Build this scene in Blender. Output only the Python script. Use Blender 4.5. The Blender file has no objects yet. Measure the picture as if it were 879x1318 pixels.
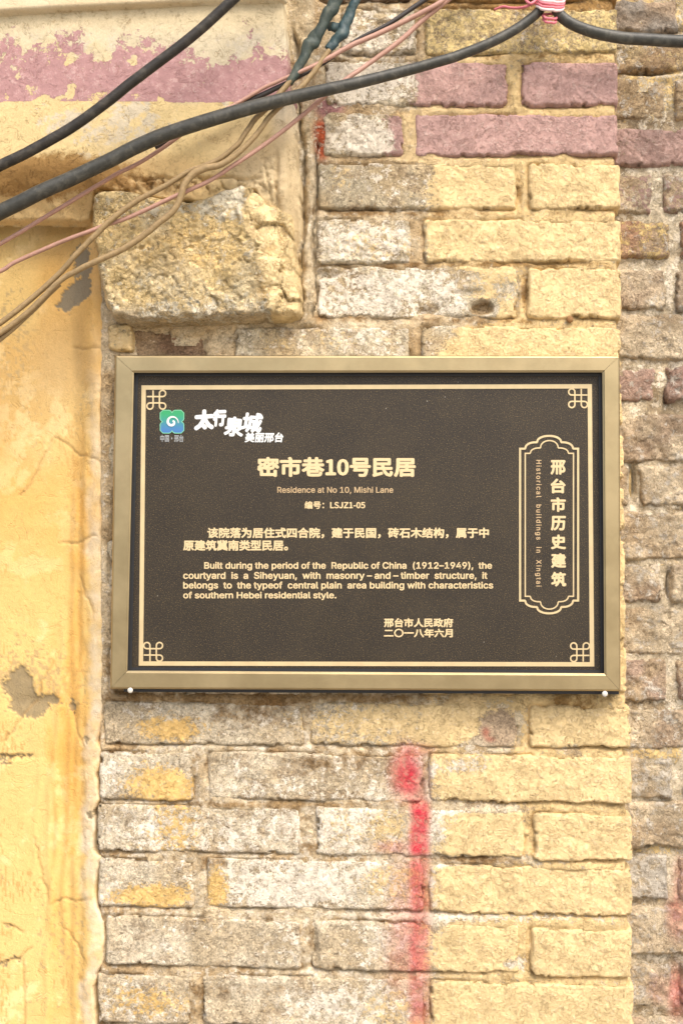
import bpy, math
import numpy as np
from mathutils import Matrix, Vector, Euler
C = bpy.context.scene.collection
SC = bpy.context.scene
# ------------------------------------------------------------------ camera, sky, sun
D = 1.60                      # metres from the wall face; 1 photo pixel is about 1 mm there
PITCH, YAW = math.radians(2.2), math.radians(1.8)
FPX = D * 1000.0
cam_d = bpy.data.cameras.new('camera')
cam = bpy.data.objects.new('camera', cam_d); C.objects.link(cam)
cam_d.sensor_fit = 'VERTICAL'; cam_d.sensor_height = 24.0
cam_d.lens = 24.0 * FPX / 1318.0
cam_d.clip_start = 0.05; cam_d.clip_end = 500
RM = Matrix.Rotation(YAW, 3, 'Z') @ Matrix.Rotation(math.pi/2 + PITCH, 3, 'X')
cam.rotation_euler = RM.to_euler()
CAM = np.array([D*math.tan(YAW), -D, -D*math.tan(PITCH)])
cam.location = CAM
SC.camera = cam
RN = np.array(RM)

SUN_EL, SUN_AZ = math.radians(52), math.radians(28)   # azimuth: to the right of the viewer's back
w = bpy.data.worlds.new("World"); SC.world = w; w.use_nodes = True
nt = w.node_tree; nt.nodes.clear()
sky = nt.nodes.new('ShaderNodeTexSky'); sky.sky_type = 'NISHITA'; sky.sun_disc = False
sky.sun_elevation = SUN_EL; sky.sun_rotation = math.pi - SUN_AZ
sky.air_density = 1.0; sky.dust_density = 4.0; sky.ozone_density = 0.6
bg = nt.nodes.new('ShaderNodeBackground'); bg.inputs['Strength'].default_value = 0.15
wo = nt.nodes.new('ShaderNodeOutputWorld')
nt.links.new(sky.outputs[0], bg.inputs[0]); nt.links.new(bg.outputs[0], wo.inputs[0])
sd = bpy.data.lights.new('sun', 'SUN'); sd.energy = 1.35; sd.angle = math.radians(30); sd.color = (1.0, 0.95, 0.88)
sun = bpy.data.objects.new('sun', sd); C.objects.link(sun)
tosun = Vector((math.sin(SUN_AZ)*math.cos(SUN_EL), -math.cos(SUN_AZ)*math.cos(SUN_EL), math.sin(SUN_EL)))
sun.rotation_euler = tosun.to_track_quat('Z', 'Y').to_euler(); sun.location = (2, -3, 4)
vs = SC.view_settings
vs.view_transform = 'Standard'; vs.look = 'None'; vs.gamma = 1.0; vs.exposure = 0.92; vs.use_curve_mapping = False

# ------------------------------------------------------------------ helpers
def at(px, py, Y):
    """photograph pixel -> point on the vertical plane at depth Y"""
    px = np.asarray(px, float); py = np.asarray(py, float)
    d = np.stack([(px-439.5)/FPX, -(py-659.0)/FPX, -np.ones_like(px)*1.0], -1) @ RN.T
    t = (np.asarray(Y, float) - CAM[1]) / d[..., 1]
    return CAM + d*t[..., None]
def lin(c):
    c = np.asarray(c, float)/255.0
    return np.where(c <= .04045, c/12.92, ((c+.055)/1.055)**2.4)
_tabs = {}
def vnoise(x, y, seed):
    if seed not in _tabs: _tabs[seed] = np.random.RandomState(seed).rand(256, 256)
    T = _tabs[seed]
    xi = np.floor(x).astype(int); yi = np.floor(y).astype(int)
    fx = x-xi; fy = y-yi
    fx = fx*fx*fx*(fx*(fx*6-15)+10); fy = fy*fy*fy*(fy*(fy*6-15)+10)
    a = T[xi & 255, yi & 255]; b = T[(xi+1) & 255, yi & 255]; c = T[xi & 255, (yi+1) & 255]; d = T[(xi+1) & 255, (yi+1) & 255]
    return (a*(1-fx)+b*fx)*(1-fy)+(c*(1-fx)+d*fx)*fy
def fbm(x, y, s, seed, octv=3, gain=.5):
    """noise in -1..1, s = feature size in photo pixels (mm)"""
    t = 0; a = 1; n = 0; f = 1.0/s
    for i in range(octv):
        t = t + a*(vnoise(x*f+17.3*i+400, y*f+9.1*i+400, seed+i)*2-1); n += a; a *= gain; f *= 2.03
    return t/n
def ridge(x, y, s, seed, octv=3):
    t = 0; a = 1; n = 0; f = 1.0/s
    x, y = .8*x+.6*y+s*.5*fbm(x, y, s*1.3, seed+40, 2), .8*y-.6*x+s*.5*fbm(x, y, s*1.3, seed+50, 2)
    for i in range(octv):
        t = t + a*(1-2.2*np.abs(vnoise(x*f+31.3*i+400, y*f+5.1*i+400, seed+i)*2-1)); n += a; a *= .5; f *= 2.1
    return t/n
def worley(x, y, s, seed):
    """distance to the nearest and second nearest jittered point, and the random pair of the nearest cell"""
    rs = np.random.RandomState(seed); J = rs.rand(64, 64, 4)
    X, Y_ = x/s+200, y/s+200; xi, yi = np.floor(X).astype(int), np.floor(Y_).astype(int)
    f1 = np.full(x.shape, 9.0); f2 = f1.copy(); pl = np.zeros(x.shape)
    for dx in (-1, 0, 1):
        for dy in (-1, 0, 1):
            j = J[(xi+dx) & 63, (yi+dy) & 63]
            ex = X-(xi+dx+j[..., 0]); ey = Y_-(yi+dy+j[..., 1]); d = np.hypot(ex, ey)
            near = d < f1
            f2 = np.where(near, f1, np.minimum(f2, d)); f1 = np.where(near, d, f1)
            pl = np.where(near, (j[..., 2]-.5)*2*ex+(j[..., 3]-.5)*2*ey + (j[..., 2]-j[..., 3])*.3, pl)
    return f1, f2, pl
def ss(x, a, b):
    t = np.clip((x-a)/(b-a), 0, 1); return t*t*(3-2*t)
def blobs(x, y, L):
    t = 0.0*x
    for (cx, cy, rx, ry, s) in L:
        q = ((x-cx)/rx)**2 + ((y-cy)/ry)**2
        t = t + s*np.exp(-np.minimum(q, 30)**1.5*0.7)
    return t
def col(c, shape): return np.broadcast_to(lin(c), shape+(3,)).copy()
def mixc(a, b, f): return a*(1-f[..., None]) + b*f[..., None]

def finish(name, me, m, parent, smooth=True):
    o = bpy.data.objects.new(name, me); C.objects.link(o)
    if m: me.materials.append(m)
    if smooth: me.polygons.foreach_set('use_smooth', np.ones(len(me.polygons), bool))
    if parent: o.parent = parent
    return o
def sheet(name, x, y, Yref, Y, m, parent=None, keep=None, base=None, tint=None, mask=None, grime_shade=None):
    """height-field mesh over pixel grids x, y (2-D arrays): Y = real depth of every vertex"""
    h, wd = x.shape
    P = at(x, y, Yref); P[..., 1] = Y
    V = P.reshape(-1, 3)
    i = np.arange(h*wd).reshape(h, wd)
    Q = np.stack([i[:-1, :-1], i[1:, :-1], i[1:, 1:], i[:-1, 1:]], -1).reshape(-1, 4)
    if keep is not None:
        kq = (keep[:-1, :-1] | keep[1:, :-1] | keep[1:, 1:] | keep[:-1, 1:]).reshape(-1)
        Q = Q[kq]
        used = np.zeros(h*wd, bool); used[Q.reshape(-1)] = True
        rm = np.cumsum(used)-1; V = V[used]; Q = rm[Q]
    else: used = np.ones(h*wd, bool)
    me = bpy.data.meshes.new(name)
    me.vertices.add(len(V)); me.vertices.foreach_set('co', V.astype(np.float32).reshape(-1))
    me.loops.add(len(Q)*4); me.loops.foreach_set('vertex_index', Q.reshape(-1).astype(np.int32))
    me.polygons.add(len(Q)); me.polygons.foreach_set('loop_start', (np.arange(len(Q))*4).astype(np.int32))
    me.update(calc_edges=True)
    def ca(n, a):
        at_ = me.attributes.new(n, 'FLOAT_COLOR', 'POINT')
        a = a.reshape(-1, 3)[used]
        at_.data.foreach_set('color', np.concatenate([a, np.ones((len(a), 1))], 1).astype(np.float32).reshape(-1))
    if base is not None: ca('base', np.clip(base, 0, 1))
    if tint is not None: ca('tint', np.clip(tint, 0, 1))
    if mask is not None: ca('mask', np.clip(mask, -1, 2))
    if grime_shade is not None:
        g = me.attributes.new('grime_shade', 'FLOAT', 'POINT'); g.data.foreach_set('value', grime_shade.reshape(-1)[used].astype(np.float32))  # dirt tint; on the plaster it also carries painted shade
    return finish(name, me, m, parent)
def empty(name, loc, label, cat, group=None):
    o = bpy.data.objects.new(name, None); C.objects.link(o); o.location = (0, 0, 0)
    o['label'] = label; o['category'] = cat
    if group: o['group'] = group
    o.empty_display_size = .05
    return o
def tag(o, label, cat, group=None):
    o['label'] = label; o['category'] = cat
    if group: o['group'] = group
    return o

# ------------------------------------------------------------------ materials
class NT:
    def __init__(s, name):
        s.m = bpy.data.materials.new(name); s.m.use_nodes = True; s.t = s.m.node_tree; s.t.nodes.clear()
        s.b = s.t.nodes.new('ShaderNodeBsdfPrincipled'); o = s.t.nodes.new('ShaderNodeOutputMaterial')
        s.t.links.new(s.b.outputs[0], o.inputs[0])
        s.pos = s.t.nodes.new('ShaderNodeNewGeometry').outputs['Position']
    def link(s, a, b): s.t.links.new(a, b)
    def put(s, sock, v):
        if isinstance(v, bpy.types.NodeSocket): s.link(v, sock)
        else: sock.default_value = v
    def noise(s, scale, detail=4, rough=.6, dist=0.0, vec=None):
        n = s.t.nodes.new('ShaderNodeTexNoise'); s.link(vec or s.pos, n.inputs['Vector'])
        n.inputs['Scale'].default_value = scale; n.inputs['Detail'].default_value = detail
        n.inputs['Roughness'].default_value = rough; n.inputs['Distortion'].default_value = dist
        return n.outputs['Fac']
    def mapv(s, loc=(0, 0, 0), sc=(1, 1, 1)):
        n = s.t.nodes.new('ShaderNodeMapping'); s.link(s.pos, n.inputs[0]); n.inputs[1].default_value = loc; n.inputs[3].default_value = sc
        return n.outputs[0]
    def math(s, op, a, b=0.0, c=None):
        n = s.t.nodes.new('ShaderNodeMath'); n.operation = op
        s.put(n.inputs[0], a); s.put(n.inputs[1], b)
        if c is not None: s.put(n.inputs[2], c)
        return n.outputs[0]
    def step(s, v, a, b, lo=0.0, hi=1.0):
        n = s.t.nodes.new('ShaderNodeMapRange'); n.interpolation_type = 'SMOOTHSTEP'
        s.put(n.inputs[0], v); n.inputs[1].default_value = a; n.inputs[2].default_value = b; n.inputs[3].default_value = lo; n.inputs[4].default_value = hi
        return n.outputs[0]
    def mix(s, f, a, b, mode='MIX'):
        n = s.t.nodes.new('ShaderNodeMix'); n.data_type = 'RGBA'; n.blend_type = mode
        s.put(n.inputs[0], f)
        for k, v in ((6, a), (7, b)):
            if isinstance(v, bpy.types.NodeSocket): s.link(v, n.inputs[k])
            else: n.inputs[k].default_value = tuple(v)[:3]+(1,)
        return n.outputs[2]
    def gray(s, v):
        n = s.t.nodes.new('ShaderNodeCombineColor')
        for k in range(3): s.put(n.inputs[k], v)
        return n.outputs[0]
    def attr(s, name):
        n = s.t.nodes.new('ShaderNodeAttribute'); n.attribute_name = name; return n
    def bump(s, h, dist, strength=1.0):
        n = s.t.nodes.new('ShaderNodeBump'); s.put(n.inputs['Height'], h)
        n.inputs['Distance'].default_value = dist; n.inputs['Strength'].default_value = strength
        s.link(n.outputs[0], s.b.inputs['Normal'])

def masonry(name, bump=.003, lime=(236, 224, 202), pits=1.0, paint_edge=.10, warp=1.0, mott=(.72, 1.16), fine=1.0, red=(206, 58, 70), crev=110, crevw=.5, chalk=.35):
    k = NT(name)
    A = k.noise(95, 5, .62); A2 = k.noise(130, 5, .68, .4, k.mapv((3, 1, 7))); A3 = k.noise(60, 5, .65, .3, k.mapv((9, 4, 2)))
    B = k.noise(230, 5, .68, 1.3*warp, k.mapv((2, 8, 1))); Cn = k.noise(800, 3, .65, .6)
    P = k.noise(210, 3, .6, 1.8*warp, k.mapv((5, 5, 5)))
    base, tint, mask, grime_shade = k.attr('base'), k.attr('tint'), k.attr('mask'), k.attr('grime_shade')
    sep = k.t.nodes.new('ShaderNodeSeparateColor'); k.link(mask.outputs['Color'], sep.inputs[0])
    def add(v, *nn):
        for n, a in nn: v = k.math('ADD', v, k.math('MULTIPLY', k.math('SUBTRACT', n, .5), a))
        return v
    bA = k.mix(1.0, base.outputs['Color'], k.gray(k.step(add(B, (Cn, .25)), .32, .68, *mott)), 'MULTIPLY')
    lm = k.step(add(sep.outputs[1], (A, 1.9), (B, 1.0), (Cn, .3)), .40, .64)
    cb = k.mix(k.math('MULTIPLY', lm, .85), bA, tuple(lin(lime)))
    pit = k.step(P, .40, .30)
    cb = k.mix(k.math('MULTIPLY', pit, .55*pits), cb, k.mix(1.0, cb, (.42, .34, .26), 'MULTIPLY'))
    CV = k.noise(crev, 4, .62, 1.6, k.mapv((6, 2, 9)))
    cv = k.math('MULTIPLY', k.step(k.math('ABSOLUTE', k.math('SUBTRACT', CV, .5)), .020, .004), k.step(A3, .42, .58))
    cb = k.mix(k.math('MULTIPLY', cv, crevw), cb, k.mix(1.0, cb, (.46, .36, .25), 'MULTIPLY'))
    pm = k.step(add(sep.outputs[0], (A2, 1.8), (B, .9)), .5-paint_edge, .5+paint_edge)
    tA = k.mix(1.0, tint.outputs['Color'], k.gray(k.step(add(A, (B, .4)), .3, .7, .90, 1.06)), 'MULTIPLY')
    tA = k.mix(k.math('MULTIPLY', pit, .35*pits), tA, k.mix(1.0, tA, (.72, .62, .48), 'MULTIPLY'))
    tA = k.mix(k.math('MULTIPLY', k.step(add(A, (B, 1.2), (Cn, .5)), .56, .74), chalk), tA, k.mix(.45, tA, (.86, .80, .66)))
    tA = k.mix(k.math('MULTIPLY', cv, crevw*.8), tA, k.mix(1.0, tA, (.62, .48, .34), 'MULTIPLY'))
    cc = k.mix(pm, cb, tA)
    gm = k.step(add(grime_shade.outputs['Fac'], (A3, 1.5), (B, .9)), .35, .85)
    cc = k.mix(gm, cc, k.mix(1.0, cc, (.50, .40, .28), 'MULTIPLY'))
    rr = k.math('MULTIPLY', sep.outputs[2], k.step(add(B, (A, 1.0)), .30, .55, .55, 1.05))
    cc = k.mix(k.math('MINIMUM', rr, 1.0), cc, tuple(lin(red)))
    k.link(cc, k.b.inputs['Base Color'])
    k.b.inputs['Roughness'].default_value = .85
    k.b.inputs['Specular IOR Level'].default_value = .25
    h = k.math('MULTIPLY', A, .5)
    rg = k.step(k.noise(26, 4, .6, .5, k.mapv((4, 4, 8))), .40, .60, .35, 1.15)
    h = k.math('ADD', h, k.math('MULTIPLY', k.math('MULTIPLY', B, rg), .72*fine)); h = k.math('ADD', h, k.math('MULTIPLY', Cn, .11*fine))
    h = k.math('ADD', h, k.math('MULTIPLY', pm, .10)); h = k.math('ADD', h, k.math('MULTIPLY', lm, .06))
    h = k.math('SUBTRACT', h, k.math('MULTIPLY', pit, .18*pits))
    h = k.math('SUBTRACT', h, k.math('MULTIPLY', cv, .22))
    k.bump(h, bump)
    return k.m
M_brick = masonry('brick_painted', .0038, mott=(.58, 1.18), pits=1.25, paint_edge=.17)
M_rough = masonry('brick_rough', .0075, crevw=.8,  lime=(216, 206, 188), warp=1.5, pits=1.2)
M_mortar = masonry('mortar', .0045, lime=(230, 216, 190))
M_stone = masonry('rough_stone', .0075, lime=(232, 222, 196), pits=1.3, warp=1.2, crev=55, crevw=.9, chalk=.5)
M_plaster = masonry('plaster', .0014, pits=.4, crev=16, crevw=.12,  paint_edge=.03, mott=(.93, 1.05), fine=.7)
M_beam = masonry('limewash', .0016, pits=.3, crev=40, crevw=.45,  paint_edge=.03, mott=(.90, 1.06), fine=.7)

def simple(name, c, rough=.5, metal=0.0, spec=.5, var=0.0, vs_=200, dirt=None, bumpd=0.0, stretch=(1, 1, 1)):
    k = NT(name)
    cc = tuple(lin(c))
    n = k.noise(vs_, 5, .6, 0, k.mapv((1, 2, 3), stretch))
    o = k.mix(1.0, cc, k.gray(k.step(n, .3, .7, 1-var, 1+var)), 'MULTIPLY')
    if dirt:
        d = k.noise(60, 6, .7, .5, k.mapv((4, 2, 3)))
        o = k.mix(k.step(d, .45, .7, 0, dirt[1]), o, tuple(lin(dirt[0])))
    k.link(o, k.b.inputs['Base Color'])
    k.b.inputs['Roughness'].default_value = rough; k.b.inputs['Metallic'].default_value = metal
    k.b.inputs['Specular IOR Level'].default_value = spec
    if bumpd: k.bump(n, bumpd)
    return k.m

# ------------------------------------------------------------------ the pier: fields
YEL = (230, 201, 146); PINK = (190, 153, 142)
CHIPS = [(620, 396, 14, 9, .012), (602, 377, 18, 5, .004), (650, 380, 22, 20, .003), (640, 938, 30, 24, .003),
         (418, 353, 16, 7, .010), (545, 402, 16, 6, .004), (676, 368, 5, 30, .006), (668, 240, 5, 26, .006), (445, 160, 20, 20, -.004),
         (425, 132, 14, 14, -.006), (415, 180, 9, 16, .004), (405, 1220, 4, 24, .006), (682, 1215, 4, 24, .006),
         (545, 1010, 5, 26, .005), (395, 1085, 10, 10, .006), (250, 1120, 9, 20, .005)]
def pier_paint(x, y):
    xs = np.interp(y, [0, 60, 76, 140, 146, 205, 212, 275, 285, 340, 350, 415, 422, 460, 900, 1320],
                      [560, 560, 545, 545, 498, 500, 560, 560, 540, 540, 600, 620, 585, 560, 560, 552])
    lo = np.interp(y, [0, 70, 80, 210, 270, 340, 420, 470, 900], [.05, .05, .05, .14, .10, .14, .14, .08, .15])
    xs = xs + 24*fbm(x, y, 36, 240, 4, .6)
    t = lo + (1.12-lo)*ss(x, xs-30, xs+30) + .12*fbm(x, y, 50, 75, 3)
    t = t + blobs(x, y, [(218, 938, 40, 15, .62), (210, 1010, 46, 22, .62), (225, 1062, 32, 40, .42), (195, 1154, 50, 15, .7), (620, 397, 16, 10, -1.6), (650, 385, 20, 18, -.5), (700, 40, 110, 34, -.2),
        (500, 930, 110, 34, .58), (440, 1070, 26, 30, .30), (500, 1062, 30, 22, .4), (505, 1135, 44, 26, .42), (280, 1145, 14, 26, .7), (190, 1290, 50, 22, .4),
        (500, 1300, 40, 26, .35), (640, 938, 30, 27, -1.3), (612, 958, 30, 8, -.8), (598, 985, 34, 14, -.7), (565, 1055, 26, 24, -.5), (560, 1130, 16, 30, -.35),
        (565, 1200, 16, 30, -.35), (475, 310, 50, 30, .25), (440, 225, 20, 20, .25), (640, 360, 60, 20, -.45), (700, 455, 300, 10, -.1),
        (530, 440, 60, 12, -.2), (460, 180, 40, 24, -.4), (520, 160, 20, 16, .5), (660, 1240, 18, 8, -.8), (600, 1040, 50, 8, -.7), (600, 1108, 90, 7, -.9),
        (650, 1042, 40, 6, -.6), (735, 965, 14, 8, -.7), (640, 1182, 120, 5, -.5), (425, 440, 40, 14, .25), (350, 440, 30, 14, .25)])
    return t
def pier_lime(x, y):
    t = .28 + .12*fbm(x, y, 60, 71, 2)
    return t + blobs(x, y, [(480, 180, 60, 26, .55), (475, 55, 60, 40, .45), (470, 110, 90, 22, .4), (480, 380, 120, 36, .35), (470, 310, 70, 26, .28),
        (470, 240, 80, 26, .05), (410, 1140, 130, 30, .38), (450, 1060, 70, 34, .40), (200, 1065, 60, 28, .25), (330, 1065, 60, 28, .12), (590, 985, 60, 20, .4), (150, 1000, 30, 30, .2),
        (580, 1060, 30, 26, .4), (570, 1130, 20, 30, .4), (180, 1285, 60, 26, .2), (460, 1290, 90, 26, .32), (380, 1000, 110, 26, .08), (260, 1210, 130, 26, -.05), (470, 1210, 90, 26, .1),
        (260, 930, 120, 20, .05), (470, 935, 80, 20, .3), (640, 936, 36, 30, -.6)]) + .22*fbm(x, y, 34, 206, 3)
def pier_red(x, y):
    wob = 2.0*fbm(x, y, 30, 81, 2)
    s = np.exp(-np.abs((x+wob-540)/13.0)**4.2)
    g = np.interp(y, [1028, 1040, 1095, 1104, 1112, 1172, 1180, 1245, 1256, 1320, 1420], [0, .92, .92, .35, .62, .55, .40, .55, .5, .62, .5])
    r = s*g*(.85+.3*fbm(x, y, 18, 83, 3)) + blobs(x, y, [(522, 996, 17, 30, .8), (538, 1010, 14, 30, .25), (538, 966, 20, 8, .35), (540, 1033, 12, 8, .25), (505, 1090, 22, 8, .3), (525, 1160, 24, 60, .25), (520, 1235, 24, 50, .22)])
    return np.clip(r, 0, .95)
def pier_grime(x, y):
    t = .05 + .15*fbm(x, y, 70, 91, 2)
    return t + blobs(x, y, [(420, 90, 50, 26, .4), (470, 225, 60, 14, .25), (440, 270, 90, 8, .35), (450, 345, 80, 6, .4), (440, 410, 90, 6, .4),
        (430, 1000, 90, 24, .18), (320, 925, 70, 20, .3), (330, 1205, 100, 26, .12), (640, 940, 24, 20, .1), (470, 260, 30, 8, .3), (620, 397, 13, 8, 1.2), (668, 240, 6, 26, .5), (676, 370, 5, 26, .6), (545, 300, 5, 26, .2), (640, 412, 80, 4, .4), (600, 274, 190, 4, .3), (600, 340, 190, 4, .4), (700, 5, 200, 10, .8),  # also darkens the hole in the chipped brick
        (690, 45, 60, 10, .2), (700, 72, 140, 5, .35), (590, 290, 20, 12, .15), (745, 905, 30, 12, .5), (300, 898, 300, 6, .5), (160, 890, 20, 12, .6),
        (440, 1243, 60, 5, .4), (340, 978, 90, 10, .35), (460, 985, 80, 14, .25), (330, 1075, 50, 14, .3), (370, 1050, 20, 24, .25), (480, 1200, 60, 16, .25), (200, 1190, 60, 12, .1), (340, 915, 60, 14, .3), (330, 1275, 80, 12, .3), (450, 1285, 40, 20, .3), (145, 1000, 12, 30, .2), (420, 1090, 30, 8, .4), (280, 1112, 16, 10, .5), (340, 1036, 90, 4, .4), (420, 1215, 12, 30, .15), (610, 1035, 60, 5, .3), (610, 1107, 70, 5, .5)])
def chips(x, y):
    t = 0.0*x
    for (cx, cy, rx, ry, s) in CHIPS:
        q = ((x-cx)/rx)**2 + ((y-cy)/ry)**2
        t = t + s*np.exp(-np.minimum(q, 20)**2)
    return t

def brick(parent, x0, y0, x1, y1, mat=None, face=0.0, back=.016, step=1.9, slope=None, rough=0.6, wob=2.2, seed=0, rad=7,
          tint=YEL, base=(216, 202, 172), base2=(192, 170, 132), pier=True, paint=None, lime=None, grime_shade=None, edge=5, label=None, backr=None, tilt=(0, 0)):
    mg = 5
    if pier: y0, y1, x0, x1 = y0-2.6, y1+2.6, x0-1.6, x1+(1 if x1 < 780 else 0)
    xs = np.arange(x0-mg, x1+mg+step*.5, step); ys = np.arange(y0-mg, y1+mg+step*.5, step)
    x, y = np.meshgrid(xs, ys)
    cx, cy = (x0+x1)/2, (y0+y1)/2
    if slope is None: slope = max(0, .012*(cy-460)/430)
    y = y + (x-cx)*slope
    wx = x + wob*1.3*fbm(x, y, 22, 11+seed % 7, 4, .6); wy = y - (x-cx)*slope + wob*1.3*fbm(x, y, 24, 21+seed % 5, 4, .6)
    hx, hy = (x1-x0)/2-rad, (y1-y0)/2-rad
    qx = np.abs(wx-cx)-hx; qy = np.abs(wy-cy)-hy
    d = rad - (np.hypot(np.maximum(qx, 0), np.maximum(qy, 0)) + np.minimum(np.maximum(qx, qy), 0))
    d = d - 5*ss(fbm(x+7*seed, y, 11, 45, 3), .30, .55)*ss(d, 9, 2)
    t = np.clip(d/edge, 0, 1); prof = np.sqrt(1-(1-t)**2)
    bk = np.full_like(x, back)
    if backr is not None: bk = np.where(x > (x0+x1)/2, backr, back)
    f = face + rough*(.0018*fbm(x, y, 40, 31+seed, 2) + .0014*fbm(x, y, 13, 41, 3) + .0011*ridge(x, y, 9, 51, 2))
    f = f + tilt[0]*(x-cx)/100 + tilt[1]*(y-cy)/50
    if pier: f = f + chips(x, y)
    Y = bk + (f-bk)*prof
    sh = x.shape
    bc = mixc(col(base, sh), col(base2, sh), ss(fbm(x, y, 45, 61+seed, 3), -.35, .5))
    if pier:
        bc = mixc(bc, col((158, 134, 102), sh), .6*ss(fbm(x, y*1.4, 24, 205, 5, .68), .05, .45))
        bc = mixc(bc, col((186, 162, 132), sh), np.clip(1.3*blobs(x+6*fbm(x, y, 16, 220, 3), y, [(642, 936, 28, 28, 1)]), 0, 1))
        bc = mixc(bc, col((170, 70, 56), sh), np.clip(blobs(x, y, [(625, 943, 5, 6, .6), (631, 952, 6, 3, .5)]), 0, .8))
        p, l, r, g = pier_paint(x, y), pier_lime(x, y), pier_red(x, y), pier_grime(x, y)
        if paint is not None: p = paint + 0*x
        if lime is not None: l = lime + 0*x
        if grime_shade is not None: g = g + grime_shade
    else:
        p = (paint if paint is not None else 0)+.25*fbm(x, y, 40, 65, 2)
        l = (lime if lime is not None else .25)+.15*fbm(x, y, 50, 66, 2)
        g = (grime_shade if grime_shade is not None else .15)+.15*fbm(x, y, 60, 67, 2)
        r = blobs(x, y, RWR)
    tc = col(tint, sh)*(1+.05*fbm(x, y, 80, 68, 2))[..., None]
    if pier: tc = mixc(tc, col((226, 184, 108), sh), .8*ss(x, 330, 290)*ss(y, 860, 880))
    o = sheet('brick', x, y, face, Y, mat or M_brick, parent, d > -2.5, bc, tc, np.stack([p, l, r], -1), g)
    if label: o['label'] = label
    return o
RWR = [(870, 1180, 12, 26, .4), (846, 1272, 12, 20, .22), (872, 1280, 12, 30, .5), (874, 1130, 8, 24, .25)]

pier = empty('brick_wall', (0, 0, 0), 'front brick wall with flaking yellow paint, a pink band on top and a red spray line, carrying the plaque', 'wall')
RB = .05
# rows: (y0, y1, [(x0, x1, dy, extra)], ...)
PB = []
def row(y0, y1, L): PB.extend((a[0], y0+(a[2] if len(a) > 2 else 0), a[1], y1+(a[2] if len(a) > 2 else 0), a[3] if len(a) > 3 else {}) for a in L)
DK = dict(base=(150, 128, 104), base2=(120, 98, 78), grime_shade=.3)
row(-132, -74, [(410, 655), (672, 797)])
row(-62, 0, [(410, 530, 0, DK), (548, 797, 0, DK)])
row(11, 68, [(440, 536, 0, dict(rough=1.3)), (548, 797, 0, dict(base=(205, 182, 132), tint=(226, 200, 138), paint=.52))])
pk = dict(tint=PINK)
row(79, 135, [(418, 655, 0, pk), (672, 798, 0, pk)])
row(147, 199, [(416, 520, 0, dict(tint=PINK, rough=1.3)), (534, 798, 0, pk)])
row(211, 268, [(409, 666, 0, dict(base=(196, 182, 152))), (680, 801)])
row(283, 337, [(407, 529, 0, dict(rough=1.2)), (545, 802)])
row(344, 408, [(409, 666, 0, dict(rough=1.5, wob=3.5)), (679, 802, 1)])
row(420, 474, [(303, 527, 2, dict(rough=1.4)), (543, 801)])
PB.append((172, 425, 268, 478, dict(base=(168, 142, 110), base2=(146, 116, 90), rough=1.8, lime=.12, paint=.0, face=.006, wob=4)))
PB.append((138, 418, 172, 450, dict(paint=.72, rough=1.5, face=-.004, wob=3)))
hid = dict(step=4)
for j in range(6):
    y = 490 + j*69.0
    if j % 2 == 0: row(y, y+56, [(146, 262, 0, dict(wob=4)), (280, 520, 0, dict(step=8)), (540, 804+j)])
    else: row(y, y+56, [(140, 386, 0, dict(wob=4)), (402, 664, 0, dict(step=8)), (682, 805+j)])
row(905, 958, [(134, 392), (400, 666, 2), (682, 814, 4)])
row(969, 1029, [(128, 250), (267, 545, 1), (553, 816, 4)])
row(1038, 1097, [(126, 388), (407, 675, 5), (687, 817, 11)])
row(1107, 1168, [(127, 250), (267, 546, 2), (553, 816, 9)])
row(1183, 1244, [(136, 388), (401, 668, 6), (682, 817, 14)])
row(1256, 1318, [(126, 246), (261, 546, 3), (554, 818, 10)])
row(1330, 1390, [(134, 390, 0, hid), (404, 670, 6, hid), (684, 819, 14, hid)])
row(1404, 1466, [(126, 246, 0, hid), (262, 548, 3, hid), (556, 820, 10, hid)])
row(1480, 1540, [(134, 390, 0, hid), (404, 670, 6, hid), (684, 821, 14, hid)])
for i, (x0, y0, x1, y1, kw) in enumerate(PB):
    kw = dict(kw)
    if x1 > 790: kw.setdefault('backr', RB)
    if y1 > 880 and x0 < 520 and 'base' not in kw: kw['base'] = (218, 202, 172); kw['base2'] = (200, 180, 146)
    rs = np.random.RandomState(i)
    kw.setdefault('tilt', (rs.uniform(-.0006, .0006), rs.uniform(-.0012, .0004)))
    kw['face'] = kw.get('face', 0)+rs.uniform(-.0015, .0012)
    kw['rough'] = kw.get('rough', .6)*rs.uniform(.55, 1.7)
    brick(pier, x0, y0, x1, y1, seed=i, **kw)

def cover(x, y, L, m):
    c = np.zeros(x.shape, bool)
    for (x0, y0, x1, y1) in L: c |= (x > x0+m) & (x < x1-m) & (y > y0+m) & (y < y1-m)
    return c
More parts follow.
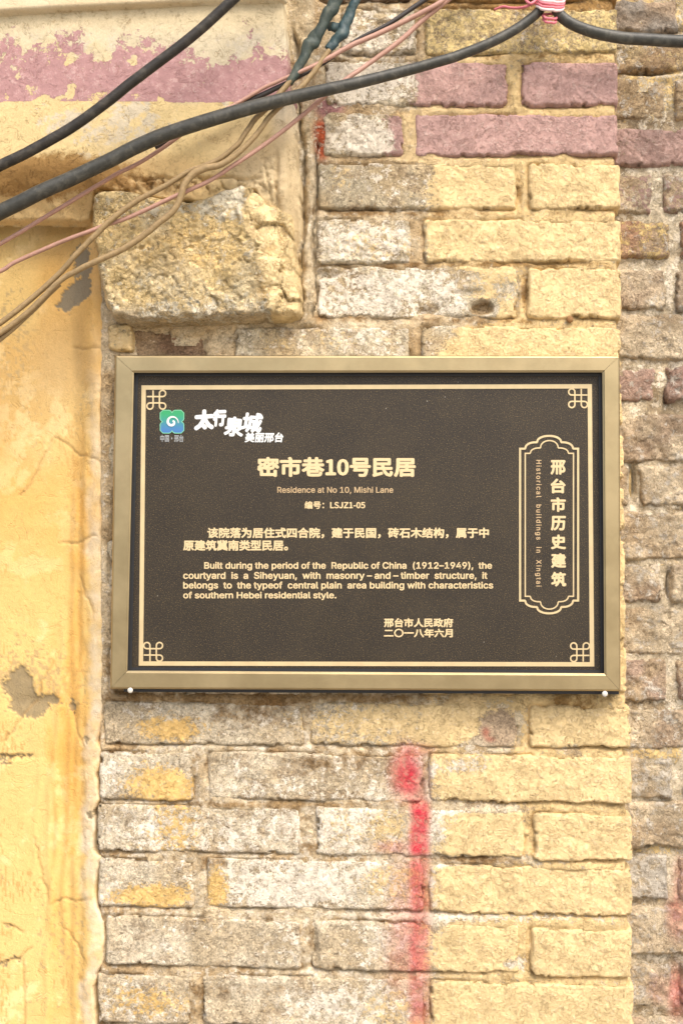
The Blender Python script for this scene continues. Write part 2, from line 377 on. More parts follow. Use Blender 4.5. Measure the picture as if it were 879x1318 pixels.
# mortar of the pier
x, y = np.meshgrid(np.arange(118, 823, 2.0), np.arange(-200, 1560, 2.0))
xr = np.interp(y, [0, 460, 900, 1320], [794, 798, 808, 813]) + 3*fbm(x*0, y, 18, 5, 3)
wob_y = np.interp(y, [-200, 460, 1320], [0, 0, 0])
Y = .0016 + .0022*fbm(x, y, 34, 101, 3) + .0012*fbm(x, y, 9, 102, 3)
def joints(x, y, L, dz, dx):
    t = 0.0*x; n1 = ss(fbm(x, y, 55, 103, 3), -.55, .25)
    for (a, b, c, d) in L:
        i = (x > a-14) & (x < c+8) & (y > b-12) & (y < d+24)
        if not i.any(): continue
        X, Yy = x[i], y[i]-(x[i]-(a+c)/2)*max(0, .012*((b+d)/2-460)/430)
        v = dz*np.exp(-(np.maximum(Yy-d+1, 0)/4.5)**1.5)*ss(X, a-8, a+12)*ss(X, c+8, c-8)*(Yy > (b+d)/2)
        h = dx*np.exp(-(np.maximum(a-X+1, 0)/4.0)**1.5)*ss(Yy, b-6, b+4)*ss(Yy, d+6, d-4)*(X < (a+c)/2)
        t[i] = np.maximum(t[i], np.maximum(v, h)*n1[i])
    return t
Y = Y + joints(x, y, [(a, b, c, d) for (a, b, c, d, e) in PB], .0085, .0070)
for (a, b, c, d, e) in PB:
    i = (x > a) & (x < c) & (y > b-12) & (y < d+12); k_ = max(0, .012*((b+d)/2-460)/430)
    X, Yy = x[i], y[i]-(x[i]-(a+c)/2)*k_
    Y[i] = Y[i] + .007*ss(np.minimum(np.minimum(X-a, c-X), np.minimum(Yy-b, d-Yy)), 1.5, 9)
Y = Y + .5*chips(x, y)
Y = Y + blobs(x, y, [(398, 120, 9, 300, -.003)])*1.0
Y = Y - .002*ss(x, 408, 400)*ss(x, 374, 380)*ss(y, 425, 410)           # mortar strip between corbel and bricks
for (xa, ya, xb, yb, wd_) in [(384, 120, 392, 235, 3.2), (389, 235, 390, 408, 3.0), (406, 180, 405, 408, 2.6), (380, 40, 384, 100, 2.5)]:
    tt = np.clip((y-ya)/(yb-ya), 0, 1); cx_ = xa+(xb-xa)*tt + 6*fbm(x*0, y, 34, 7+int(xa), 4, .6); wq = wd_*(.35+.9*ss(fbm(x*0, y, 20, 216+int(ya), 2), -.4, .4))
    Y = Y + .013*np.exp(-((x-cx_)/wq)**2)*ss(y, ya-8, ya+8)*ss(y, yb+8, yb-8)
for (cx_, cy_, r_) in [(392, 232, 0), (394, 315, 9), (402, 325, 0), (394, 380, 0)]:
    if r_: Y = Y - .003*np.exp(-(((x-cx_)/8)**2+((y-cy_)/12)**2)**2)
Y = Y + .003*fbm(x, y, 16, 115, 4)*ss(x, 412, 404)*ss(y, 430, 415)
t = np.clip((xr-x)/7, 0, 1); Y = RB + (Y-RB)*np.sqrt(1-(1-t)**2)
Y = Y + .016*ss(x, 132, 122)
pf = np.clip(pier_paint(x, y)*.7-.02 + .35*blobs(x, y, [(700, 204, 300, 10, 1), (690, 141, 300, 8, .6), (650, 276, 200, 8, 1)]), 0, 1.2)
pf = np.where((x < 410) & (y < 420), .15, pf)
tn = mixc(col((216, 188, 140), x.shape), col((222, 192, 136), x.shape), ss(x, 500, 700))
bs = mixc(col((220, 200, 164), x.shape), col((190, 162, 120), x.shape), ss(fbm(x, y, 50, 110, 3), -.3, .5))
bs = mixc(bs, col((206, 186, 150), x.shape), ss(x, 408, 400)*ss(y, 430, 410))
bs = mixc(bs, col((176, 86, 52), x.shape), np.clip(blobs(x, y, [(414, 183, 8, 22, 1.2), (412, 168, 8, 12, .8)]), 0, 1))
bs = mixc(bs, col((186, 136, 130), x.shape), np.clip(blobs(x, y, [(424, 136, 16, 15, 1.4)]), 0, 1))
lm_ = .30 + .15*fbm(x, y, 50, 112, 2) + .1*ss(y, 880, 900) + blobs(x, y, [(430, 1170, 200, 400, .05), (470, 70, 60, 20, .3), (640, 1180, 160, 6, .35), (690, 1245, 90, 10, .3), (755, 1180, 90, 6, .3)])
gr_ = .22 + pier_grime(x, y)*.9 + .15*ss(x, 560, 520)*ss(y, 880, 900)
rects = [(a, b, c, d) for (a, b, c, d, e) in PB]
keep = ~cover(x, y, [(a, b+4, c, d-4) for (a, b, c, d) in rects], 14)
sheet('mortar', x, y, 0.0, Y, M_mortar, pier, keep, bs, tn, np.stack([pf, lm_, pier_red(x, y)*.8], -1), gr_)

# ------------------------------------------------------------------ the recessed wall on the right
rw = empty('brick_wall', (0, 0, 0), 'set-back wall of bare rough brown bricks with thick grey joints right of the yellow one', 'wall')
F2 = .034
RBk = [(-60, -30, 870, {}), (0, 38, 872, dict(base=(160, 150, 136), base2=(140, 128, 112), lime=.1)), (43, 90, 1010, dict(base=(206, 182, 140), base2=(180, 150, 112), paint=.35)), (101, 152, 856, dict(base=(188, 162, 124), paint=.2)),
       (165, 211, 1010, dict(tint=(190, 156, 142), paint=.7)), (225, 272, 839, dict(tint=(186, 152, 138), paint=.4)), (285, 332, 861, dict(paint=.45, tint=(222, 192, 128), base=(180, 140, 110))),
       (348, 398, 856, {}), (404, 461, 1010, {}), (472, 516, 843, dict(base=(200, 170, 150), base2=(178, 146, 126), lime=.35)), (534, 594, 1010, {}),
       (600, 650, 809, {}), (659, 720, 1010, {}), (727, 775, 850, {}), (782, 843, 1010, {}), (850, 902, 858, dict(base=(186, 160, 138))),
       (914, 963, 1010, {}), (977, 1028, 866, dict(lime=.42)), (1032, 1092, 1010, dict(lime=.3)), (1102, 1158, 860, dict(lime=.6)),
       (1169, 1230, 1010, {}), (1242, 1298, 863, dict(lime=.45)), (1310, 1366, 1010, {}), (1378, 1432, 862, {}), (1446, 1500, 1010, {}), (1512, 1560, 862, {})]
RL = []
for i, (y0, y1, xe, kw) in enumerate(RBk):
    xl = 778; segs = [(xl, xe)]
    nx = xe + 14
    k_ = 0
    while nx < 1150:
        wdt = (250 if (xe < 1000) else 125)
        segs.append((nx, min(nx+wdt, 1180))); nx += wdt+14
    for j, (a, b) in enumerate(segs):
        kk = dict(kw)
        if j and 'tint' in kk and y0 > 250: kk.pop('tint'); kk.pop('paint', None)
        kk.setdefault('base', (220, 200, 166)); kk.setdefault('base2', (192, 168, 134)); kk.setdefault('lime', .32)
        if i % 3 == 1: kk['base2'] = (178, 154, 126)
        rs = np.random.RandomState(50+i*3+j)
        vis = a < 885
        if y0 < 0 or y0 > 1305: vis = False
        brick(rw, a-2, y0-2.5, b+2, y1+2.5, mat=M_rough, face=F2+rs.uniform(-.002, .003), back=F2+.018, step=2.0 if vis else 5.0, rough=1.5, wob=2.8, rad=6, edge=6,
              seed=70+i*3+j, pier=False, slope=rs.uniform(-.01, .012), tilt=(rs.uniform(-.002, .002), rs.uniform(-.002, .002)), **kk)
        RL.append((a, y0, b, y1))
x, y = np.meshgrid(np.arange(770, 1190, 2.6), np.arange(-200, 1600, 2.6))
Y = F2+.006 + .005*fbm(x, y, 28, 121, 3) + .002*fbm(x, y, 9, 122, 3)
Y = Y + blobs(x, y, [(815, 622, 4, 22, .02), (862, 752, 3, 16, .015), (858, 510, 5, 10, .012), (835, 90, 30, 4, .015), (830, 38, 40, 5, .02)])
Y = Y - blobs(x, y, [(850, 500, 9, 24, .006), (862, 375, 7, 26, .004), (815, 630, 6, 26, .004)])
bs = mixc(col((204, 188, 158), x.shape), col((172, 152, 120), x.shape), ss(fbm(x, y, 40, 124, 3), -.3, .5))
pf = .18 + .3*ss(y, 170, 120) + blobs(x, y, [(850, 970, 40, 10, .4), (840, 1095, 50, 8, .3)])
sheet('mortar', x, y, F2, Y, M_mortar, rw, ~cover(x, y, RL, 15), bs, col((222, 192, 132), x.shape),
      np.stack([pf, .42+.15*fbm(x, y, 40, 125, 2), blobs(x, y, RWR)], -1), .12+.2*fbm(x, y, 50, 126, 2))

# ------------------------------------------------------------------ ochre plaster on the left
x, y = np.meshgrid(np.arange(-420, 146, 2.0), np.arange(215, 1600, 2.0))
edge = np.interp(y, [215, 280, 400, 450, 520, 600, 700, 800, 890, 930, 955, 965, 1000, 1030, 1045, 1095, 1103, 1118, 1150, 1168, 1185, 1195, 1240, 1252, 1275, 1320],
                    [128, 130, 136, 138, 131, 134, 133, 136, 137, 134, 128, 134, 126, 131, 124, 123, 133, 129, 124, 127, 136, 137, 135, 128, 124, 126])
edge = edge + 1.8*fbm(x*0, y, 12, 131, 3)
Y0 = .004 + .0022*fbm(x, y, 160, 132, 2) + .0006*fbm(x, y, 25, 133, 3)
Y0 = Y0 + np.interp(y, [215, 600, 900, 1300], [.034, .028, .016, .010])*ss(x+5*fbm(x, y, 60, 203, 2), 126, 84)
# old drips running down, near the right-hand edge
for (xd, ya, yb, wdd, hh) in [(88, 640, 1240, 5, .0030), (72, 830, 1180, 4, .0022), (103, 560, 1010, 5, .0026), (60, 980, 1330, 4, .0016), (98, 1030, 1330, 5, .0024), (45, 990, 1150, 3, .0012)]:
    cx_ = xd + 9*fbm(x*0, y, 90, 134+int(xd), 3) - (y-900)*.015
    Y0 = Y0 - hh*np.exp(-((x-cx_)/wdd)**2)*ss(y, ya-60, ya+40)*ss(y, yb+60, yb-60)
Y0 = Y0 - .0022*ss(x+6*fbm(x, y, 20, 204, 3), 104, 112)*ss(y, 700, 840) - .0012*fbm(x, y, 16, 140, 3)*ss(x, edge-35, edge-20)
Y0 = Y0 + blobs(x, y, [(20, 893, 22, 26, .002), (45, 905, 30, 8, .002)]) + .003*blobs(x, y, [(-10, 977, 44, 3, 1), (92, 915, 4, 14, 1)])
def cracks(x, y, L):
    t = 0.0*x
    for n_, (xa, ya, xb, yb_) in enumerate(L):
        Lg = math.hypot(xb-xa, yb_-ya); ux, uy = (xb-xa)/Lg, (yb_-ya)/Lg
        a = (x-xa)*ux+(y-ya)*uy; b = -(x-xa)*uy+(y-ya)*ux + 6*fbm(a, a*0, 22, 230+n_, 4, .6)
        t = np.maximum(t, np.exp(-(b/1.3)**2)*ss(a, -4, 6)*ss(a, Lg+4, Lg-6))
    return t
CR = cracks(x, y, [(60, 560, 138, 600), (20, 640, 60, 560), (0, 960, 45, 900), (45, 900, 62, 850), (85, 905, 108, 965), (30, 1235, 32, 1330), (62, 1165, 112, 1160), (40, 1080, 60, 1165), (70, 700, 128, 690), (85, 440, 134, 452), (100, 740, 122, 800), (0, 1245, 40, 1225), (0, 1190, 28, 1205), (80, 1195, 110, 1240)])
Y0 = Y0 + .0022*CR
xc = -0.0*x + 273 + 4*fbm(x, y*0, 30, 141, 3)
Y0 = Y0 + .006*np.exp(-((y-xc)/1.8)**2)*ss(x, 20, 60)
t = np.clip((edge-x)/4, 0, 1); Y = .030 + (Y0-.030)*np.sqrt(1-(1-t)**2)
sh = x.shape
n1 = fbm(x, y, 120, 142, 4)
bc = mixc(col((216, 183, 116), sh), col((208, 166, 94), sh), ss(n1, -.3, .4))
bc = mixc(bc, col((205, 168, 104), sh), .8*ss(fbm(x*1.3, y*.8, 30, 149, 5, .7), .30, .7))
bc = mixc(bc, col((176, 150, 104), sh), .8*ss(vnoise(x/3.1+90, y/3.1+90, 181)+.5*fbm(x, y, 80, 182, 2), .86, .96))
bc = mixc(bc, col((236, 206, 146), sh), .7*ss(fbm(x+.2*y, y, 45, 211, 6, .7), .12, .35))
bc = mixc(bc, col((190, 150, 88), sh), .75*ss(vnoise(x/1.9+40, y/7.0+90, 212)+.5*fbm(x, y, 60, 213, 2), .95, 1.05))
bc = mixc(bc, col((208, 162, 90), sh), ss(y, 900, 560)*.8*ss(fbm(x, y, 90, 143, 3), -.5, .3))  # upper part darker and more orange: the beam's shade painted into the base
wx_ = x + 10*fbm(x, y*.35, 40, 144, 3)
stain = blobs(wx_, y, [(92, 760, 14, 190, .85), (100, 870, 20, 60, .7), (78, 1080, 12, 110, .75), (90, 1170, 10, 70, .5), (105, 640, 16, 90, .45), (62, 990, 7, 190, .5), (88, 980, 7, 150, .6), (66, 1260, 8, 80, .45), (95, 1050, 12, 40, .4)])
stain = stain*ss(fbm(x*1.5, y*.8, 22, 210, 5, .7), -.75, .25)*(.9+1.0*fbm(x*2.4, y*.5, 30, 145, 6, .65))
bc = mixc(bc, col((214, 158, 74), sh), np.clip(stain*.68, 0, .6))
bc = bc*(1+.07*fbm(x, y, 18, 201, 4)*ss(x, edge-60, edge-20))[..., None]
rim = (.75+.9*fbm(x, y, 26, 202, 5, .65))*ss(x + 9*fbm(x, y, 22, 146, 4), edge-26, edge-14)*np.interp(y, [400, 520, 640, 800, 900, 1320], [.1, .5, .55, .75, .75, .65])
bc = mixc(bc, col((218, 202, 174), sh), np.clip(rim, 0, 1))
bc = mixc(bc, col((205, 178, 128), sh), np.clip(blobs(x, y, [(80, 460, 40, 60, .35), (20, 520, 80, 90, .3), (60, 300, 120, 30, .25)]), 0, 1))
gp = blobs(x + 16*fbm(x, y, 18, 147, 6, .75), y + 16*fbm(x, y, 18, 148, 6, .75), [(22, 888, 18, 28, 1.1), (40, 912, 20, 10, 1.0), (62, 902, 14, 6, .8), (103, 345, 8, 30, 1.2), (90, 372, 20, 12, 1.0), (76, 388, 14, 10, .9), (100, 322, 12, 12, 1), (10, 977, 26, 2.5, .9), (88, 912, 3, 9, .8), (115, 952, 5, 8, .7), (115, 1048, 5, 6, .6), (12, 1240, 20, 3, .6), (8, 1195, 16, 3, .5)])
grey = mixc(col((138, 122, 92), sh), col((124, 117, 100), sh), ss(y, 600, 400))
bc = mixc(bc, grey, ss(gp, .42, .52)*.9)
Y = Y + .0018*ss(gp, .42, .52)*(x < edge-6)
bc = mixc(bc, col((170, 136, 86), sh), CR*.55)
gm_ = .02 + blobs(x, y, [(40, 262, 150, 22, .5), (110, 300, 30, 50, .3), (30, 320, 40, 30, .18), (0, 1240, 60, 40, .05)])  # brown tint painting the shade under the beam and left of the corbel
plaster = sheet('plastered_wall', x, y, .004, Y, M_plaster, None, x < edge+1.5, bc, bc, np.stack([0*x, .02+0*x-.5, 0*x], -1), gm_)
tag(plaster, 'ochre yellow plastered wall with orange drip stains and grey bare patches, left of the bricks', 'wall')

# ------------------------------------------------------------------ limewashed beam with the faded pink band
YB = -.034
x, y = np.meshgrid(np.arange(-420, 400, 2.0), np.arange(-210, 335, 2.0))
xr = np.interp(y, [-210, 0, 85, 105, 120, 240, 300, 330], [365, 366, 373, 372, 380, 386, 388, 386]) + 3.5*fbm(x*0, y, 16, 151, 4)*ss(y, 60, 130)
yb = np.interp(x, [-420, 108, 121, 160, 200, 240, 270, 300, 330, 342, 352, 388], [280, 276, 246, 250, 256, 262, 262, 250, 248, 270, 296, 330]) + 3*fbm(x, y*0, 16, 152, 3)
dd = np.minimum(xr-x, yb-y)
Y0 = YB + .0014*fbm(x, y, 90, 153, 3) + .0005*fbm(x, y, 14, 154, 3)
Y0 = Y0 + (.034)*ss(y, 205, 285)*ss(x, 135, 105) + .004*ss(y, 215, 240)*fbm(x, y, 24, 155, 3)
Y0 = Y0 + .022*ss(y, 232, 330)*ss(x, 320, 345) + .012*ss(x, 366, 380)*ss(y, 90, 130)
q1, q2, _ = worley(x+4*fbm(x, y, 9, 214, 3), y+4*fbm(x, y, 9, 215, 3), 17, 21)
Y0 = Y0 + (.006*ss(q2-q1, .16, 0)+.004*fbm(x, y, 10, 156, 3))*np.clip(blobs(x, y, [(215, 240, 62, 13, 1), (300, 236, 40, 9, .8), (345, 235, 10, 30, .8)]), 0, 1)
cr = 228 + 6*fbm(x, y*0, 26, 157, 3); Y0 = Y0 + .005*np.exp(-((y-cr)/2.0)**2)*ss(x, 150, 190)*ss(x, 350, 320)
Y0 = Y0 + .006*np.exp(-((x-356-3*fbm(x*0, y, 20, 158, 3))/2.2)**2)*ss(y, 185, 215)
t = np.clip(np.minimum((xr-x)/2.5, (yb-y)/6), 0, 1); Y = .012 + (Y0-.012)*np.sqrt(1-(1-t)**2)
sh = x.shape
bc = mixc(col((200, 186, 155), sh), col((208, 184, 132), sh), ss(fbm(x, y, 60, 160, 3)+ (y-90)/60, -.4, .6))
bc = mixc(bc, col((196, 184, 160), sh), .85*ss(fbm(x*1.0+.5*y, y, 17, 169, 6, .75)+.75*blobs(x, y, [(150, 160, 90, 34, 1), (120, 50, 260, 18, .5), (330, 90, 50, 90, .4)]), .50, .72))
bc = mixc(bc, col((212, 192, 150), sh), ss(y, 60, 20)*.6)
bc = mixc(bc, col((216, 204, 180), sh), ss(x, 340, 362)*.7*ss(y, 10, 120))
bc = mixc(bc, col((200, 176, 132), sh), ss(x, 230, 330)*ss(y, 140, 190)*.8)
bc = mixc(bc, col((190, 172, 140), sh), np.clip(blobs(x, y, [(180, 238, 50, 10, .9), (330, 225, 30, 30, .5), (140, 175, 20, 20, .3)]), 0, 1))
bc = mixc(bc, col((206, 174, 120), sh), ss(y, 190, 215)*ss(x, 300, 240)*.8)
pkc = np.interp(y, [-210, 26, 36, 48, 60, 75, 95, 118, 130, 134, 200], [0, 0, .18, .42, .62, .80, .92, .86, .58, 0, 0])
pkc = pkc + .16*fbm(x, y, 45, 161, 2)*(pkc > 0) - .42*ss(x, 235, 275)*ss(y, 92, 62) - .15*ss(x, 200, 260)*ss(y, 110, 60)
pkc = pkc + blobs(x, y, [(318, 25, 14, 22, .75), (350, 50, 30, 40, .28), (352, 85, 14, 12, .2)])
pkc = pkc - .01 + .36*fbm(x+.3*y, y, 13, 191, 4, .6)*ss(pkc, 0, .2)
pkc = pkc + .55*ss(y, 84, 108)*(y < 131)
pkc = np.where(y+1.2*fbm(x, y*0, 20, 207, 3) > 132, -1.0, pkc)
pkc = pkc - .9*blobs(x+6*fbm(x, y, 14, 208, 4), y+6*fbm(x, y, 14, 209, 4), [(92, 117, 8, 13, 1), (128, 122, 18, 9, 1), (24, 96, 8, 9, .9), (40, 115, 12, 7, .9), (60, 128, 20, 5, 1), (176, 122, 12, 6, .9), (172, 76, 7, 6, 1), (210, 126, 8, 6, .8), (8, 122, 8, 8, .8), (137, 60, 9, 16, 1), (90, 76, 8, 6, 1), (300, 118, 10, 6, .7), (262, 108, 5, 6, .8)])
pkc = pkc - .5*blobs(x, y, [(128, 55, 18, 20, .8), (40, 55, 20, 12, .6), (95, 118, 8, 20, .7), (60, 120, 30, 14, .4), (130, 58, 10, 26, .5)])
gm_ = .08 + .1*fbm(x, y, 80, 162, 2) + np.clip(blobs(x, y, [(20, 228, 160, 24, .9), (100, 215, 60, 16, .45), (60, 195, 60, 12, .15), (200, 240, 60, 10, .3), (360, 240, 10, 60, .25), (110, 165, 90, 20, .22), (300, 180, 60, 20, .2)]), 0, 1)
gm_ = gm_ + .3*ss(y, 42, 26)*ss(x, 250, 180)
beam = empty('plastered_beam', (0, 0, 0), 'pale limewashed beam end with a flaking dusty pink band, at the top left', 'beam')
bo = sheet('beam_face', x, y, YB, Y, M_beam, beam, dd > -1, bc, col((172, 132, 128), sh)*(1+.06*fbm(x, y, 60, 163, 3))[..., None], np.stack([pkc, -.5+0*x, 0*x], -1), gm_)
# ledge above it
x, y = np.meshgrid(np.arange(-420, 372, 3.0), np.arange(-230, 24, 2.0))
yb = 14 + (-x)*.018 + 8 + 1.2*fbm(x, y*0, 30, 165, 3); yb = np.where(x > 0, 21-x*.05, 21)
dd = np.minimum(yb-y, 366-x+3*fbm(x, y, 10, 167, 2)); t = np.clip(dd/5, 0, 1)
Y0 = YB-.012+.0006*fbm(x, y, 60, 166, 3); Y = YB+.004+(Y0-YB-.004)*np.sqrt(1-(1-t)**2)
bc = mixc(col((214, 198, 164), x.shape), col((204, 184, 146), x.shape), ss(fbm(x, y, 70, 168, 3), -.3, .4))
sheet('ledge', x, y, YB, Y, M_plaster, beam, dd > -1, bc, bc, np.stack([0*x, -.5+0*x, 0*x], -1), .05+.35*ss(dd, 8, 0))

# ------------------------------------------------------------------ corbel stone
YC = -.044
poly = np.array([(113, 250), (133, 238), (165, 240), (200, 246), (240, 252), (268, 246), (285, 237), (312, 234), (334, 240), (346, 256), (374, 258), (379, 290), (384, 340), (388, 398), (381, 405), (340, 407), (250, 412), (165, 414), (142, 408), (131, 388), (121, 345), (114, 300)], float)
def sdf(x, y, P):
    d = np.full(x.shape, 1e9); s = np.zeros(x.shape, bool); n = len(P)
    for i in range(n):
        a, b = P[i], P[(i+1) % n]
        ex, ey = b-a; wx, wy = x-a[0], y-a[1]
        tt = np.clip((wx*ex+wy*ey)/(ex*ex+ey*ey), 0, 1)
        d = np.minimum(d, np.hypot(wx-ex*tt, wy-ey*tt))
        c = (a[1] > y) != (b[1] > y)
        with np.errstate(divide='ignore', invalid='ignore'): xi = (b[0]-a[0])*(y-a[1])/(b[1]-a[1])+a[0]
        s ^= c & (x < xi)
    return np.where(s, d, -d)
x, y = np.meshgrid(np.arange(104, 396, 1.5), np.arange(228, 420, 1.5))
d = sdf(x+3.5*fbm(x, y, 14, 171, 3), y+3*fbm(x, y, 14, 172, 3), poly)
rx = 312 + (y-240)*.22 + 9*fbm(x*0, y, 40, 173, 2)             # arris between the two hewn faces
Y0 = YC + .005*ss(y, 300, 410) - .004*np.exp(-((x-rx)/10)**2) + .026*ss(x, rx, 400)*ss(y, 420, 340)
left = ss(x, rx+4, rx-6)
wx_, wy_ = x+6*fbm(x, y, 18, 181, 3), y+6*fbm(x, y, 18, 182, 3)
wx_, wy_ = wx_+5*fbm(x, y, 7, 185, 3), wy_+5*fbm(x, y, 7, 186, 3)
f1, f2, pl = worley(wx_*.9+.4*wy_, wy_*1.25, 14, 12); g1, g2, pl2 = worley(wx_, wy_, 36, 13)
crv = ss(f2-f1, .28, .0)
Y0 = Y0 + left*(.0012*crv + .0034*pl - .0015*fbm(x, y, 8, 175, 3)) + left*.004*fbm(x, y, 50, 183, 2)
fac = np.abs(fbm(x*1.2+.6*y, y*.9-.5*x, 34, 176, 2))
Y0 = Y0 + (1-left)*(.012*pl2 + .003*ss(g2-g1, .14, 0) + .0012*fbm(x, y, 9, 177, 3)) + (1-left)*blobs(x, y, [(326, 290, 8, 12, .010), (350, 325, 9, 10, .008), (362, 300, 5, 10, .006)])
t = np.clip(d/10, 0, 1); Y = .01 + (Y0-.01)*np.sqrt(1-(1-t)**2)
sh = x.shape
bc = mixc(col((246, 224, 176), sh), col((242, 212, 150), sh), ss(fbm(x, y, 40, 178, 3), -.3, .4))
bc = mixc(bc, col((222, 170, 80), sh), np.clip(blobs(x, y, [(360, 370, 24, 30, .8), (240, 320, 60, 30, .3)]), 0, 1))
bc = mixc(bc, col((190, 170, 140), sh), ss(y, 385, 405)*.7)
lmm = .30 + blobs(x, y, [(300, 260, 40, 24, .4), (345, 290, 24, 50, .5), (350, 350, 8, 60, .5), (330, 255, 30, 16, .4), (215, 270, 60, 10, .2), (250, 395, 60, 14, .25)])
pm_ = .25 + .55*(1-left) + blobs(x, y, [(250, 340, 90, 60, .22)])  # right face: extra cream cover paints in the light on its facets
gmm = -.30+.06*left+.16*crv*left + .12*fbm(x, y, 30, 179, 2) + blobs(x, y, [(150, 250, 24, 14, .4), (135, 320, 14, 50, .15), (250, 370, 90, 16, .25)])  # browner along the left face's crevices, at its edges and low down
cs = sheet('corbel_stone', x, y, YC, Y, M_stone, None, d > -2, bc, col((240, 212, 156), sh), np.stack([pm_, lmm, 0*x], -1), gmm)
tag(cs, 'rough-hewn yellowish stone block jutting out under the beam end, above the plaque', 'stone block')

# ------------------------------------------------------------------ ground (below the picture)
g = bpy.data.meshes.new('ground'); s_ = 60.0
g.from_pydata([(-s_, -s_, -1.45), (s_, -s_, -1.45), (s_, s_, -1.45), (-s_, s_, -1.45)], [], [(0, 1, 2, 3)])
go = finish('ground', g, simple('pavement', (150, 142, 130), .9, var=.15, vs_=12, bumpd=.003), None, False); go['kind'] = 'structure'

# ------------------------------------------------------------------ plaque
YF, YP = -.034, -.020
pq = empty('plaque', (0, 0, 0), 'dark brown metal plaque in a champagne gold frame with gold Chinese and English lettering', 'plaque')
def panelmat():
    k = NT('panel_bronze')
    n = k.noise(900, 2, .6); n2 = k.noise(14, 4, .6, .3); n3 = k.noise(500, 3, .6, 0, k.mapv((3, 3, 3)))
    c = k.mix(k.step(n2, .3, .7), tuple(lin((41, 34, 24))), tuple(lin((50, 42, 29))))
    c = k.mix(k.step(n, .55, .73, 0, .75), c, tuple(lin((150, 124, 80))))
    v = k.t.nodes.new('ShaderNodeTexVoronoi'); k.link(k.pos, v.inputs['Vector']); v.inputs['Scale'].default_value = 70
    sp = k.step(v.outputs['Distance'], .07, .03)
    gate = k.step(k.noise(30, 2, .5, 0, k.mapv((8, 8, 8))), .58, .62)
    c = k.mix(k.math('MULTIPLY', sp, k.math('MULTIPLY', gate, .6)), c, tuple(lin((190, 180, 160))))
    k.link(c, k.b.inputs['Base Color']); k.b.inputs['Metallic'].default_value = .25
    k.link(k.step(k.noise(9, 5, .65, 0, k.mapv((7, 1, 7))), .3, .7, .42, .56), k.b.inputs['Roughness'])
    k.bump(n3, .0003); return k.m
M_panel = panelmat()
def framemat():
    k = NT('champagne_aluminium')
    n = k.noise(60, 4, .6, 0, k.mapv((0, 0, 0), (.4, 1, .4))); f = k.noise(14, 5, .65)
    c = k.mix(k.step(f, .35, .65), tuple(lin((176, 157, 118))), tuple(lin((162, 144, 107))))
    k.link(c, k.b.inputs['Base Color']); k.b.inputs['Metallic'].default_value = .85
    k.link(k.step(n, .3, .7, .34, .46), k.b.inputs['Roughness']); k.bump(k.noise(700, 2), .00008); return k.m
M_frame = framemat()
M_black = simple('black_rubber', (34, 36, 40), .35, 0, .5, .1)
M_gold = simple('gold_print', (216, 192, 146), .45, .15, .4, .05, 400)
M_gold2 = simple('gold_border', (208, 186, 142), .4, .3, .4, .06, 60)
M_dim = simple('gold_fine_print', (200, 172, 130), .5, .2, .4, .08, 400)
M_white = simple('white_print', (222, 222, 216), .5)
M_grey = simple('grey_print', (150, 152, 150), .5)
M_screw = simple('screw_white', (206, 200, 186), .45)

OUT = [(148.5, 457.5), (797, 458), (798, 889.5), (142.5, 886.5)]
INN = [(173, 480), (774.5, 479.5), (777, 866.5), (164.5, 863)]
prof = [(0, .002), (0, YF+.003), (.05, YF+.0006), (.10, YF), (.86, YF), (.93, YF+.0012), (.985, YF+.0016), (1.0, YF+.004), (1.0, YP-.002)]
def lerp2(a, b, t): return (a[0]+(b[0]-a[0])*t, a[1]+(b[1]-a[1])*t)
for i in range(4):
    j = (i+1) % 4
    V = []
    for (t, Y) in prof:
        a = lerp2(OUT[i], INN[i], t); b = lerp2(OUT[j], INN[j], t)
        L = math.hypot(b[0]-a[0], b[1]-a[1]); e = .25/L
        a2 = lerp2(a, b, e); b2 = lerp2(a, b, 1-e)
        V += [tuple(at(a2[0], a2[1], Y)), tuple(at(b2[0], b2[1], Y))]
    n = len(prof); F = [(2*k, 2*k+1, 2*k+3, 2*k+2) for k in range(n-1)]
    F += [tuple(range(0, 2*n, 2)), tuple(range(2*n-1, 0, -2))]
    me = bpy.data.meshes.new('frame_rail'); me.from_pydata(V, [], F); me.update()
    finish('frame_rail', me, M_frame, pq, False)
def prism(name, P, Y0, Y1, m, parent, bevel=0):
    """solid between depth Y0 (front) and Y1 (back) over a pixel polygon"""
    P = np.array(P, float); n = len(P)
    a = at(P[:, 0], P[:, 1], Y0); b = at(P[:, 0], P[:, 1], Y0); b[:, 1] = Y1
    V = [tuple(v) for v in a]+[tuple(v) for v in b]
    F = [tuple(range(n-1, -1, -1)), tuple(range(n, 2*n))]+[(k, (k+1) % n, n+(k+1) % n, n+k) for k in range(n)]
    me = bpy.data.meshes.new(name); me.from_pydata(V, [], F); me.update()
    return finish(name, me, m, parent, False)
